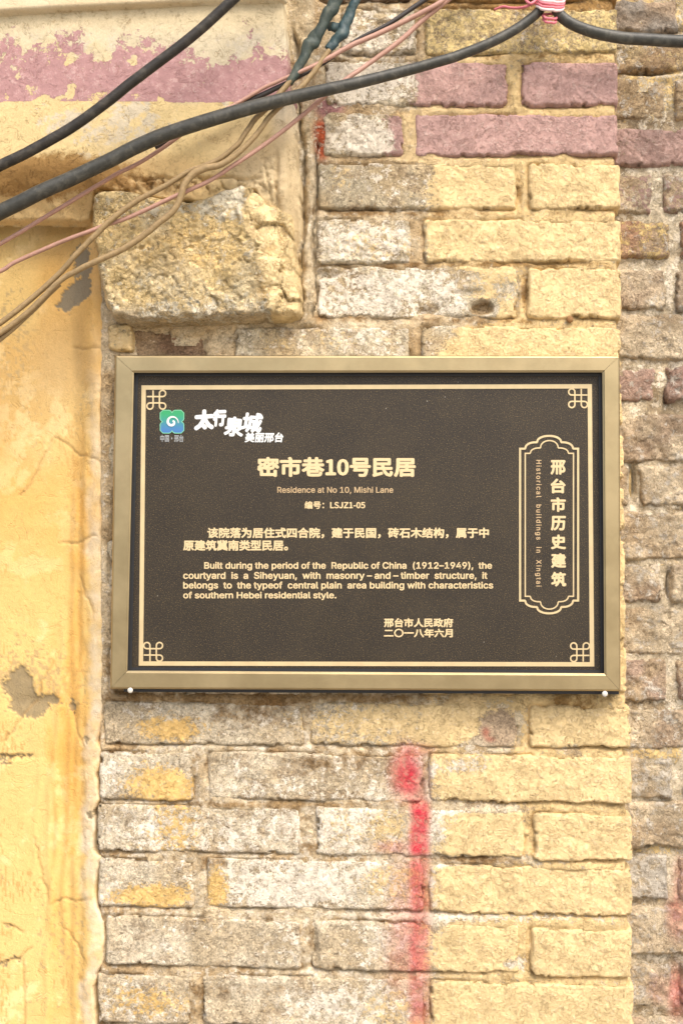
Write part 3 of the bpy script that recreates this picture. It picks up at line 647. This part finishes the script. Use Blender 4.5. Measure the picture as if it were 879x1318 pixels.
def ribbon(name, P, wd, Y, m, parent, closed=True, th=.0006):
    """flat raised strip of width wd (pixels) along a pixel polyline; P may be a list of polylines"""
    V = []; F = []
    PL = P if isinstance(P[0][0], (tuple, list, np.ndarray)) else [P]
    for Q in PL:
        Q = np.array(Q, float); n = len(Q)
        nx_ = np.roll(Q, -1, 0) if closed else np.vstack([Q[1:], 2*Q[-1:]-Q[-2:-1]])
        pv = np.roll(Q, 1, 0) if closed else np.vstack([2*Q[:1]-Q[1:2], Q[:-1]])
        d1 = nx_-Q; d0 = Q-pv
        d1 /= np.linalg.norm(d1, axis=1)[:, None]+1e-9; d0 /= np.linalg.norm(d0, axis=1)[:, None]+1e-9
        n1 = np.stack([-d1[:, 1], d1[:, 0]], 1); n0 = np.stack([-d0[:, 1], d0[:, 0]], 1)
        mm = n1+n0; mm /= np.linalg.norm(mm, axis=1)[:, None]+1e-9
        k = 1/np.maximum(.45, (mm*n1).sum(1))
        A = Q+mm*(k*wd/2)[:, None]; B = Q-mm*(k*wd/2)[:, None]
        o = len(V)
        for Z in (Y-len(V)*1e-7, Y+th):
            V += [tuple(v) for v in at(A[:, 0], A[:, 1], Z)]+[tuple(v) for v in at(B[:, 0], B[:, 1], Z)]
        r = range(n if closed else n-1)
        for i in r:
            j = (i+1) % n
            F += [(o+i, o+j, o+n+j, o+n+i), (o+i, o+j, o+2*n+j, o+2*n+i), (o+n+i, o+n+j, o+3*n+j, o+3*n+i)]
    me = bpy.data.meshes.new(name); me.from_pydata(V, [], F); me.update()
    return finish(name, me, m, parent, False)
GAS = [(178, 484), (770, 483.5), (772.5, 862.5), (170, 859)]
prism('panel', [(167, 474), (782, 474), (784, 873), (158, 869)], YP, -.012, M_panel, pq)
# gasket between the frame and the panel
V = []; F = []
for (Pq, Y) in ((INN, YP-.0022), (GAS, YP-.0022), (GAS, YP+.001)):
    V += [tuple(at(p[0], p[1], Y)) for p in Pq]
for r in range(2):
    for i in range(4): j = (i+1) % 4; F.append((4*r+i, 4*r+j, 4*r+4+j, 4*r+4+i))
me = bpy.data.meshes.new('gasket'); me.from_pydata(V, [], F); me.update(); finish('gasket', me, M_black, pq, False)
prism('backing_board', [(152, 470), (795, 470), (796, 893.5), (160, 890.5)], -.012, .004, M_black, pq)
# border line
ribbon('border_line', [(185.3, 498.8), (758.5, 497.2), (761.5, 855), (181.8, 854)], 5.6, YP-.0007, M_gold2, pq)
# corner knots: two bars each way with round loops at the corners
def knot(cx, cy, sx, sy):
    """sx, sy: direction from the frame corner towards the middle"""
    a, R = 4.1, 4.0; P = []
    def loop(qx, qy):
        L = []
        for k in range(17):
            an = -math.pi/2 + k*(1.5*math.pi)/16 if False else k*(1.5*math.pi)/16
            L.append((qx*(a+R+R*math.cos(-math.pi/2+0)*0), 0))
        c0 = (qx*(a+R), qy*(a+R)); L = []
        for k in range(19):
            an = math.pi + math.pi/2*0 + k*(1.5*math.pi)/18
            # from the end of the vertical bar round to the end of the horizontal bar
            ex, ey = math.cos(an), math.sin(an)
            L.append((c0[0]+qx*R*ex, c0[1]+qy*R*(-ey)))
        return L
    ln = [[(-a, -a-R), (-a, a+R)], [(a, -a-R), (a, a+R)], [(-a-R, -a), (a+R, -a)], [(-a-R, a), (a+R, a)]]
    for qx, qy in ((1, 1), (1, -1), (-1, 1)): ln.append(loop(qx, qy))
    # square corner against the border
    ln.append([(-a-2*R, -a), (-a, -a)]); ln.append([(-a, -a-2*R), (-a, -a)])
    return [[(cx+sx*p[0], cy+sy*p[1]) for p in L] for L in ln]
for (cx, cy, sx, sy) in ((201.5, 514.5, 1, 1), (743.5, 512.5, -1, 1), (746, 839.5, -1, -1), (197.5, 839, 1, -1)):
    ribbon('corner_knot', knot(cx, cy, sx, sy), 1.9, YP-.0007, M_gold2, pq, closed=False)
# cartouche
def cart(x0, x1, yt, yb, mid, pk_, ra):
    """outline with an ogee head: s = inset"""
    cx = (x0+x1)/2; W = (x1-x0)/2
    L = []
    def arc(c, r0, a0, a1, n, ry=None):
        return [(c[0]+r0*math.cos(a0+(a1-a0)*k/n), c[1]-(ry or r0)*math.sin(a0+(a1-a0)*k/n)) for k in range(n+1)]
    def head(yS, yP):
        h = yS-yP; a0 = W-6
        P = [(-W, 0), (-a0, 0)]
        P += [(-a0+.8+(a0-.8-ra-2)*(1-math.cos(t)), 1+(h*mid-1)*math.sin(t)) for t in np.linspace(0, math.pi/2, 8)]
        P += [(-ra, h*mid)]
        P += [(-(ra-.8)*math.cos(t), h*mid+1+(h*(1-mid)-1)*math.sin(t)) for t in np.linspace(0, math.pi/2, 9)]
        return P
    Ht = head(yt, yt-pk_)
    top = [(cx+a, yt-b) for a, b in Ht]+[(cx-a, yt-b) for a, b in Ht[-2::-1]]
    bot = [(cx-a, yb+b) for a, b in Ht]+[(cx+a, yb+b) for a, b in Ht[-2::-1]]
    return top+bot
ribbon('cartouche_outline', cart(669, 743.6, 577.5, 773, .5, 16.5, 16), 2.6, YP-.0007, M_gold2, pq)
ribbon('cartouche_outline', cart(675.6, 737.6, 583.5, 767.5, .42, 16.5, 12), 1.7, YP-.0007, M_gold2, pq)

# lettering
import os
FONT = CJK = None
try:                                     # the grotesque that ships with Blender; the built-in font if it is missing
    fp = os.path.join(bpy.utils.resource_path('LOCAL'), 'datafiles', 'fonts', 'Inter.woff2')
    if os.path.exists(fp): FONT = bpy.data.fonts.load(fp)
    fp = os.path.join(os.path.dirname(fp), 'Noto Sans CJK Regular.woff2')
    if os.path.exists(fp): CJK = bpy.data.fonts.load(fp)
except Exception: pass
def text_mesh(s, off=.0, shear=0.0, spacing=1.0, res=3):
    cu = bpy.data.curves.new('t', 'FONT'); cu.body = s; cu.shear = shear; cu.space_character = spacing
    f_ = CJK if any(ord(ch) > 0x2fff for ch in s) or '·' in s else FONT
    if f_: cu.font = f_
    cu.resolution_u = res; cu.size = 1.0; cu.fill_mode = 'FRONT'
    o = bpy.data.objects.new('t', cu); C.objects.link(o)
    dg = bpy.context.evaluated_depsgraph_get(); me = bpy.data.meshes.new_from_object(o.evaluated_get(dg))
    bpy.data.objects.remove(o); bpy.data.curves.remove(cu)
    co = np.zeros(len(me.vertices)*3, np.float32); me.vertices.foreach_get('co', co); co = co.reshape(-1, 3)
    fs = [tuple(p.vertices) for p in me.polygons]; n = len(co); V = []; F = []
    N = 8 if off else 1
    for q in range(N):                    # stroke weight: the outline swept round a small circle, each pass a hair behind the last
        a = 2*math.pi*q/N
        c = co.copy(); c[:, 0] += off*math.cos(a); c[:, 1] += off*math.sin(a); c[:, 2] = q
        V += c.tolist(); F += [tuple(v+q*n for v in f) for f in fs]
    m2 = bpy.data.meshes.new('t'); m2.from_pydata(V, [], F); m2.update(); bpy.data.meshes.remove(me)
    return m2
def text(s, x0, y0, x1, y1, m=None, off=.012, name='lettering', Y=YP-.0005, vert=False, shear=0.0, spacing=1.0, parent=None, label=None, rot=0):
    """lettering whose ink fills the pixel box; vert turns it to read downwards"""
    me = text_mesh(s, off, shear, spacing)
    co = np.zeros(len(me.vertices)*3, np.float32); me.vertices.foreach_get('co', co); co = co.reshape(-1, 3)
    u = co[:, 0]; v = co[:, 1]
    u = (u-u.min())/(u.max()-u.min()); v = (v-v.min())/(v.max()-v.min())
    if vert: px, py = x0+(x1-x0)*v, y0+(y1-y0)*u
    else: px, py = x0+(x1-x0)*u, y1-(y1-y0)*v
    if rot:
        c, s_ = math.cos(math.radians(rot)), math.sin(math.radians(rot)); cx, cy = (x0+x1)/2, (y0+y1)/2
        px, py = cx+(px-cx)*c-(py-cy)*s_, cy+(px-cx)*s_+(py-cy)*c
    P = at(px, py, Y); P[:, 1] = Y + co[:, 2]*.00003
    me.vertices.foreach_set('co', P.astype(np.float32).reshape(-1)); me.materials.clear(); me.name = name; me.update()
    o = finish(name, me, m or M_gold, parent or pq, False)
    if label: o['label'] = label
    return o
text('密市巷10号民居', 331, 588, 535, 614, off=.014)
text('Residence at No 10, Mishi Lane', 357, 626.5, 506, 636, M_dim, off=.010)
text('编号：LSJZ1-05', 392, 645, 470, 655, off=.012)
text('该院落为居住式四合院，建于民国，砖石木结构，属于中', 267, 679, 629, 693, off=.013)
text('原建筑冀南类型民居。', 236, 695, 371, 709, off=.013)
text('Built during the period of the  Republic of China  (1912–1949),  the', 263, 723, 633, 734.5, off=.022)
text('courtyard  is  a  Siheyuan,  with  masonry – and – timber  structure,  it', 236, 736, 627, 747.5, off=.022)
text('belongs  to  the typeof  central plain  area building with characteristics', 236, 748.5, 634.5, 760, off=.022)
text('of southern Hebei residential style.', 236, 761.5, 433, 772.5, off=.022)
text('邢台市人民政府', 494, 795.5, 583, 807.5, off=.013)
text('二〇一八年六月', 494, 809, 582.5, 820.5, off=.013)
for i, ch in enumerate('邢台市历史建筑'):
    text(ch, 708+i*.15, 592+i*24.0, 727.5+i*.15, 611+i*24.0, off=.014)
text('Historical  buildings  in  Xingtai', 688, 592, 696.5, 755, M_dim, off=.014, vert=True, spacing=1.25)
# vertical text reads downwards with its feet to the left
for (ch, x0, y0, x1, y1, r, sh_) in (('太', 249, 527, 276, 553.5, -4, .1), ('行', 274, 526.5, 292, 549, -2, .15), ('泉', 289, 536, 314, 562, 6, 0), ('城', 311, 531, 338.5, 557, 4, .1)):
    text(ch, x0, y0, x1, y1, M_white, off=.024 if ch in '太行' else .015, shear=sh_, rot=r)
text('美丽邢台', 315, 556.5, 365, 569.5, M_white, off=.013, shear=.12)
text('中国·邢台', 206.5, 559.5, 236.5, 569, M_grey, off=.010)
# emblem: notched square, green above and blue below, with a white swirl
em = []
x0, y0, x1, y1 = 206.5, 528, 237, 557.5; cx, cy = (x0+x1)/2, (y0+y1)/2
R = 15.0
def side(p, q):
    P = []
    for t in (.0, .12, .38, .44, .5, .56, .62, .88): P.append((p[0]+(q[0]-p[0])*t, p[1]+(q[1]-p[1])*t, t))
    return P
cor = [(x0, y0), (x1, y0), (x1, y1), (x0, y1)]
for i in range(4):
    a, b = cor[i], cor[(i+1) % 4]; mx, my = cx-(a[0]+b[0])/2, cy-(a[1]+b[1])/2; L = math.hypot(mx, my); mx /= L; my /= L
    for (px, py, t) in side(a, b)[1:]:
        ins = {.12: 0, .38: 0, .44: .8, .5: 3.0, .56: .8, .62: 0, .88: 0}[t]
        em.append((px+mx*ins, py+my*ins))
k = NT('emblem_print')
sp = k.t.nodes.new('ShaderNodeSeparateXYZ'); k.link(k.pos, sp.inputs[0])
zt = float(at(cx, 530, YP)[2]); zb = float(at(cx, 556, YP)[2])
k.link(k.mix(k.step(sp.outputs[2], zb, zt), tuple(lin((62, 112, 166))), tuple(lin((46, 150, 92)))), k.b.inputs['Base Color']); k.b.inputs['Roughness'].default_value = .45
prism('emblem', em, YP-.0008, YP-.0001, k.m, pq)
ribbon('emblem_edge', em, .9, YP-.0010, simple('emblem_edge', (120, 190, 150), .5), pq, th=.0003)
sw = []; 
def sp_pt(t, off):   # swirl: thick comma
    r = 1.8 + 6.4*t; a = math.radians(-60+430*t)
    return (cx+(r+off)*math.cos(a), cy+.5+(r+off)*math.sin(a))
ts = np.linspace(0, 1, 36)
V = []; F = []
for q, t in enumerate(ts):
    wv = 2.3*math.sin(math.pi*min(1, t*.75+.22))+.25
    for o_ in (-wv/1.6, wv/1.6):
        p = sp_pt(t, o_); V.append(tuple(at(p[0], p[1], YP-.0013)))
    if q: F.append((2*q-2, 2*q-1, 2*q+1, 2*q))
me = bpy.data.meshes.new('emblem_swirl'); me.from_pydata(V, [], F); me.update()
so = finish('emblem_swirl', me, M_white, pq, False)
md = so.modifiers.new('s', 'SOLIDIFY'); md.thickness = .0003; md.offset = 0
# screws that pin the frame
def dome(name, cx, cy, r, Y, h, m, parent, rings=5, seg=20):
    c = at(cx, cy, Y); V = []; F = []
    for i in range(rings+1):
        a = math.pi/2*i/rings
        for j in range(seg):
            b = 2*math.pi*j/seg; V.append((c[0]+r/1000*math.cos(a)*math.cos(b), Y-h*math.sin(a), c[2]+r/1000*math.cos(a)*math.sin(b)))
    for i in range(rings):
        for j in range(seg): F.append((i*seg+j, i*seg+(j+1) % seg, (i+1)*seg+(j+1) % seg, (i+1)*seg+j))
    me = bpy.data.meshes.new(name); me.from_pydata(V, [], F); me.update(); return finish(name, me, m, parent)
dome('screw_head', 168, 888.5, 3.5, YF-.0004, .0016, M_screw, pq); dome('screw_head', 778, 893, 3.6, YF-.0004, .0016, M_screw, pq)
# nail in the joint right above the plaque
nl = dome('nail', 733, 411, 4.5, -.001, .003, simple('rusty_nail', (150, 112, 70), .7, .3, .4, .3, 900, bumpd=.0008), None)
tag(nl, 'small nail head in the joint just above the plaque frame', 'nail')

# ------------------------------------------------------------------ cables
def spline(P, n=14):
    P = np.array(P, float); Q = np.vstack([2*P[0]-P[1], P, 2*P[-1]-P[-2]]); out = []
    for i in range(1, len(Q)-2):
        p0, p1, p2, p3 = Q[i-1:i+3]
        for t in np.arange(n)/n:
            out.append(.5*((2*p1)+(-p0+p2)*t+(2*p0-5*p1+4*p2-p3)*t*t+(-p0+3*p1-3*p2+p3)*t**3))
    out.append(Q[-2]); return np.array(out)
def tube(name, P, m, parent=None, seg=14, lump=0.0, seed=0, flat=1.0):
    """P rows: px, py, depth, radius in mm"""
    S = spline(P); n = len(S)
    sc_ = np.arange(n)*1.0; S[:, 0] += .5*fbm(sc_, sc_*0, 9, 301+seed, 2); S[:, 1] += .8*fbm(sc_, sc_*0, 11, 305+seed, 2)
    W = at(S[:, 0], S[:, 1], S[:, 2]); r = S[:, 3]/1000
    T = np.gradient(W, axis=0); T /= np.linalg.norm(T, axis=1)[:, None]
    N = np.zeros_like(T); u = np.cross(T[0], [0, 1, 0]); N[0] = u/np.linalg.norm(u)
    for i in range(1, n):
        v = N[i-1]-T[i]*np.dot(N[i-1], T[i]); N[i] = v/np.linalg.norm(v)
    B = np.cross(T, N); V = []
    rs = np.random.RandomState(seed); ph = rs.rand(6)*9
    for i in range(n):
        for j in range(seg):
            a = 2*math.pi*j/seg
            rr = r[i]*(1+lump*(math.sin(i*.16+ph[0]+2*a)+.8*math.sin(i*.33+ph[1]-a)+.3*math.sin(i*.8+ph[2]+3*a)))
            V.append(W[i]+N[i]*math.cos(a)*rr+B[i]*math.sin(a)*rr*flat)
    F = [(i*seg+j, i*seg+(j+1) % seg, (i+1)*seg+(j+1) % seg, (i+1)*seg+j) for i in range(n-1) for j in range(seg)]
    F += [tuple(range(seg-1, -1, -1)), tuple((n-1)*seg+j for j in range(seg))]
    me = bpy.data.meshes.new(name); me.from_pydata([tuple(v) for v in V], [], F); me.update()
    return finish(name, me, m, parent)
M_cable = simple('cable_black', (46, 42, 36), .5, 0, .35, .18, 150, ((92, 86, 74), .5), .0003)
M_cable2 = simple('cable_grey', (58, 57, 50), .48, 0, .4, .18, 150, ((108, 104, 92), .5), .0003)
M_pinkw = simple('wire_pink', (174, 134, 116), .55, 0, .4, .08, 200, ((150, 116, 92), .4))
M_tan = simple('wire_tan', (150, 126, 88), .6, 0, .35, .16, 200, ((120, 100, 66), .55), .0003)
M_kw = simple('wire_black', (52, 46, 42), .6)
M_teal = simple('tape_dark_green', (54, 64, 56), .55, 0, .4, .2, 120, ((104, 104, 84), .5), .0012)
M_teal2 = simple('tape_teal', (42, 64, 66), .5, 0, .45, .2, 120, ((96, 108, 98), .45), .0012)
M_tie = simple('tie_pink', (216, 120, 128), .5, 0, .4, .1, 200)
M_tiew = simple('tie_white', (232, 214, 208), .5, 0, .4, .1, 200)
c1 = tube('cable', [(-120, 268, -.10, 7.0), (-60, 243, -.095, 7), (0, 213, -.09, 6.8), (50, 189, -.09, 6.7), (100, 159, -.09, 6.6), (150, 122, -.09, 6.6), (200, 83, -.09, 6.5), (250, 45, -.09, 6.5), (302, -2, -.09, 6.5), (360, -60, -.09, 6.5), (430, -130, -.09, 6.5)], M_cable)
tag(c1, 'short thick black cable crossing the pink band at the upper left', 'cable')
c2 = tube('cable', [(-120, 335, -.09, 9.6), (-60, 303, -.09, 9.6), (0, 273, -.085, 9.5), (50, 249, -.085, 9.4), (100, 226, -.08, 9.2), (150, 202, -.08, 9.1), (210, 174, -.08, 9.0), (275, 153, -.08, 8.8), (350, 132, -.075, 8.4), (440, 111, -.07, 7.6), (509, 94, -.06, 7.0), (560, 81, -.055, 6.7), (600, 68, -.05, 6.5), (645, 48, -.045, 6.4), (683, 24, -.04, 6.3), (698, 6, -.04, 6.2), (702, -14, -.04, 6.2), (706, -24, -.04, 6.2),
      (711, -14, -.04, 6.4), (714, 4, -.04, 6.8), (719, 17, -.04, 7.0), (733, 29, -.04, 7.2), (761, 41, -.04, 7.4), (797, 48.5, -.035, 7.7), (844, 51.5, -.03, 7.8), (890, 53, -.03, 7.9), (960, 52, -.03, 7.9), (1080, 46, -.03, 7.9), (1180, 40, -.03, 7.9)], M_cable2)
tag(c2, 'long thick grey-black cable sagging from the left edge to the pink tie and on right', 'cable')
# pink and white tie
tie = empty('wire_tie', (0, 0, 0), 'pink and white binding wire wound round the thick cable at the top', 'tie')
def turn(yc, tilt, rx, ry, m, r=1.9, ph0=0, ph1=2*math.pi):
    P = []
    for k in range(15):
        a = ph0+(ph1-ph0)*k/14
        P.append((707+rx*math.cos(a), yc+tilt*math.cos(a)+ry*math.sin(a), -.040-.012*math.sin(a), r))
    tube('tie_turn', P, m, tie, 8)
for q, (yc, tl, mm) in enumerate(((-8, 2, M_tie), (-4, 3, M_tie), (0, 2.5, M_tiew), (3.5, 3, M_tie), (7.5, 2, M_tie), (11, 2, M_tiew))): turn(yc-3, tl, 20-q*.5, 5, mm)
turn(21, 1, 9, 3, M_tie, 1.7); turn(26, 1, 8, 3, M_tie, 1.7)
tube('tie_end', [(690, 2, -.045, 1.9), (676, 8, -.045, 1.8), (662, 10, -.03, 1.7), (648, 9, -.02, 1.6), (636, 12, -.012, 1.5)], M_tie, tie, 8)
tube('tie_end', [(692, -2, -.045, 1.9), (682, 4, -.05, 1.8), (674, -4, -.04, 1.7), (670, -14, -.03, 1.6)], M_tie, tie, 8)
w1 = tube('wire', [(-100, 395, -.06, 2.7), (-40, 362, -.06, 2.7), (0, 349, -.06, 2.7), (20, 338, -.06, 2.7), (75, 313, -.06, 2.7), (125, 294, -.062, 2.7), (163, 281, -.06, 2.7), (225, 253, -.062, 2.7), (268, 234, -.06, 2.7), (305, 210, -.06, 2.7), (343, 184, -.055, 2.8), (382, 155, -.055, 2.8), (410, 131, -.055, 2.8), (447, 101, -.05, 2.9), (475, 82, -.04, 3.0), (511, 55, -.035, 3.1), (543, 27, -.03, 3.2), (579, -2, -.03, 3.2), (640, -50, -.03, 3.2)], M_pinkw)
tag(w1, 'thin pink wire, lower of two, passing behind the thick cable down to the left edge', 'wire', )
w2 = tube('wire', [(-100, 375, -.06, 2.7), (-40, 338, -.06, 2.7), (0, 314, -.06, 2.7), (50, 285, -.06, 2.7), (100, 254, -.06, 2.7), (140, 230, -.06, 2.6), (175, 212, -.06, 2.6), (205, 194, -.06, 2.5), (250, 163, -.06, 2.4), (288, 142, -.058, 2.4), (310, 130, -.055, 2.4), (341, 113, -.055, 2.4), (367, 101, -.055, 2.4), (392, 90, -.055, 2.6), (423, 75, -.05, 3.0), (454, 57, -.045, 3.2), (488, 43, -.04, 3.3), (529, 23, -.035, 3.3), (561, 6, -.035, 3.2), (585, -12, -.03, 3.2), (640, -62, -.03, 3.2)], M_pinkw)
tag(w2, 'thin pink wire, upper of two, running just under the thick cable at the left', 'wire')
w3 = tube('wire', [(200, 190, -.052, 2.6), (250, 163, -.052, 2.6), (304, 136, -.05, 2.8), (341, 121, -.05, 3.4), (382, 100, -.048, 2.6), (423, 78, -.04, 1.8), (461, 50, -.035, 2.2), (500, 31, -.03, 2.8), (547, 0, -.025, 3.2), (600, -35, -.025, 3.2)], M_kw)
tag(w3, 'thin black wire beside the upper pink wire, rising to the top edge', 'wire')
w4 = empty('wire', (0, 0, 0), 'tan wire leaving the left dark green taped joint and crossing the corbel stone', 'wire')
tube('sheath', [(375, 103, -.055, 3.6), (358, 122, -.058, 3.6), (342, 140, -.06, 3.5), (330, 152, -.06, 3.5), (318, 168, -.062, 3.4), (305, 187, -.063, 3.3), (285, 203, -.064, 3.3), (262, 214, -.066, 3.2), (243, 221, -.066, 3.3), (220, 235, -.066, 3.4), (205, 243, -.066, 3.4), (180, 257, -.066, 3.5), (160, 270, -.066, 3.6), (138, 288, -.066, 3.7), (113, 313, -.066, 3.6), (95, 331, -.066, 3.5), (75, 354, -.062, 3.5), (38, 387, -.06, 3.6), (0, 416, -.06, 3.6), (-60, 455, -.06, 3.6), (-120, 490, -.06, 3.6)], M_tan, w4)
tube('insulating_tape', [(446, -28, -.05, 7.5), (434, -2, -.05, 7.6), (424, 16, -.05, 8.2), (413, 36, -.05, 7.4), (405, 50, -.05, 8.6), (397, 60, -.052, 8.4), (389, 78, -.053, 6.4), (380, 95, -.055, 5.4), (372, 107, -.055, 5.0)], M_teal, w4, lump=.10, seed=3, flat=.7)
w5 = empty('wire', (0, 0, 0), 'tan wire leaving the right teal taped joint, kinked above the corbel stone', 'wire')
tube('sheath', [(424, 64, -.05, 3.0), (412, 80, -.052, 3.4), (400, 97, -.054, 3.6), (385, 115, -.057, 3.6), (365, 133, -.06, 3.5), (350, 147, -.062, 3.4), (330, 173, -.064, 3.4), (307, 197, -.066, 3.6), (285, 212, -.068, 4.0), (263, 217, -.070, 4.4), (248, 224, -.071, 4.4), (237, 240, -.072, 4.2), (231, 258, -.072, 4.0), (223, 272, -.072, 3.9), (205, 287, -.072, 3.8), (190, 299, -.072, 3.8), (160, 320, -.072, 3.8), (125, 336, -.072, 3.8), (100, 348, -.070, 3.6), (75, 364, -.068, 3.5), (38, 400, -.066, 3.4), (0, 429, -.066, 3.4), (-60, 470, -.066, 3.4), (-120, 505, -.066, 3.4)], M_tan, w5)
tube('insulating_tape', [(468, -24, -.045, 6.0), (458, -2, -.045, 6.4), (452, 14, -.045, 6.6), (445, 30, -.046, 6.6), (440, 44, -.047, 8.2), (430, 54, -.048, 6.4), (423, 64, -.05, 5.0)], M_teal2, w5, lump=.11, seed=8, flat=.7)
tube('insulating_tape', [(442, 42, -.045, 5), (434, 36, -.042, 7), (427, 34, -.04, 6.0), (422, 37, -.038, 3.0)], M_teal2, w5, lump=.1, seed=5, flat=.7)
w6 = tube('wire', [(78, 366, -.060, 2.4), (60, 382, -.060, 2.6), (38, 404, -.060, 2.8), (0, 438, -.060, 3.0), (-60, 482, -.060, 3.0), (-120, 518, -.060, 3.0)], M_tan)
tag(w6, 'short lowest tan wire below the two long tan wires at the left edge', 'wire')
print('tris', sum(len(o.data.polygons)*2 for o in SC.objects if o.type == 'MESH'))
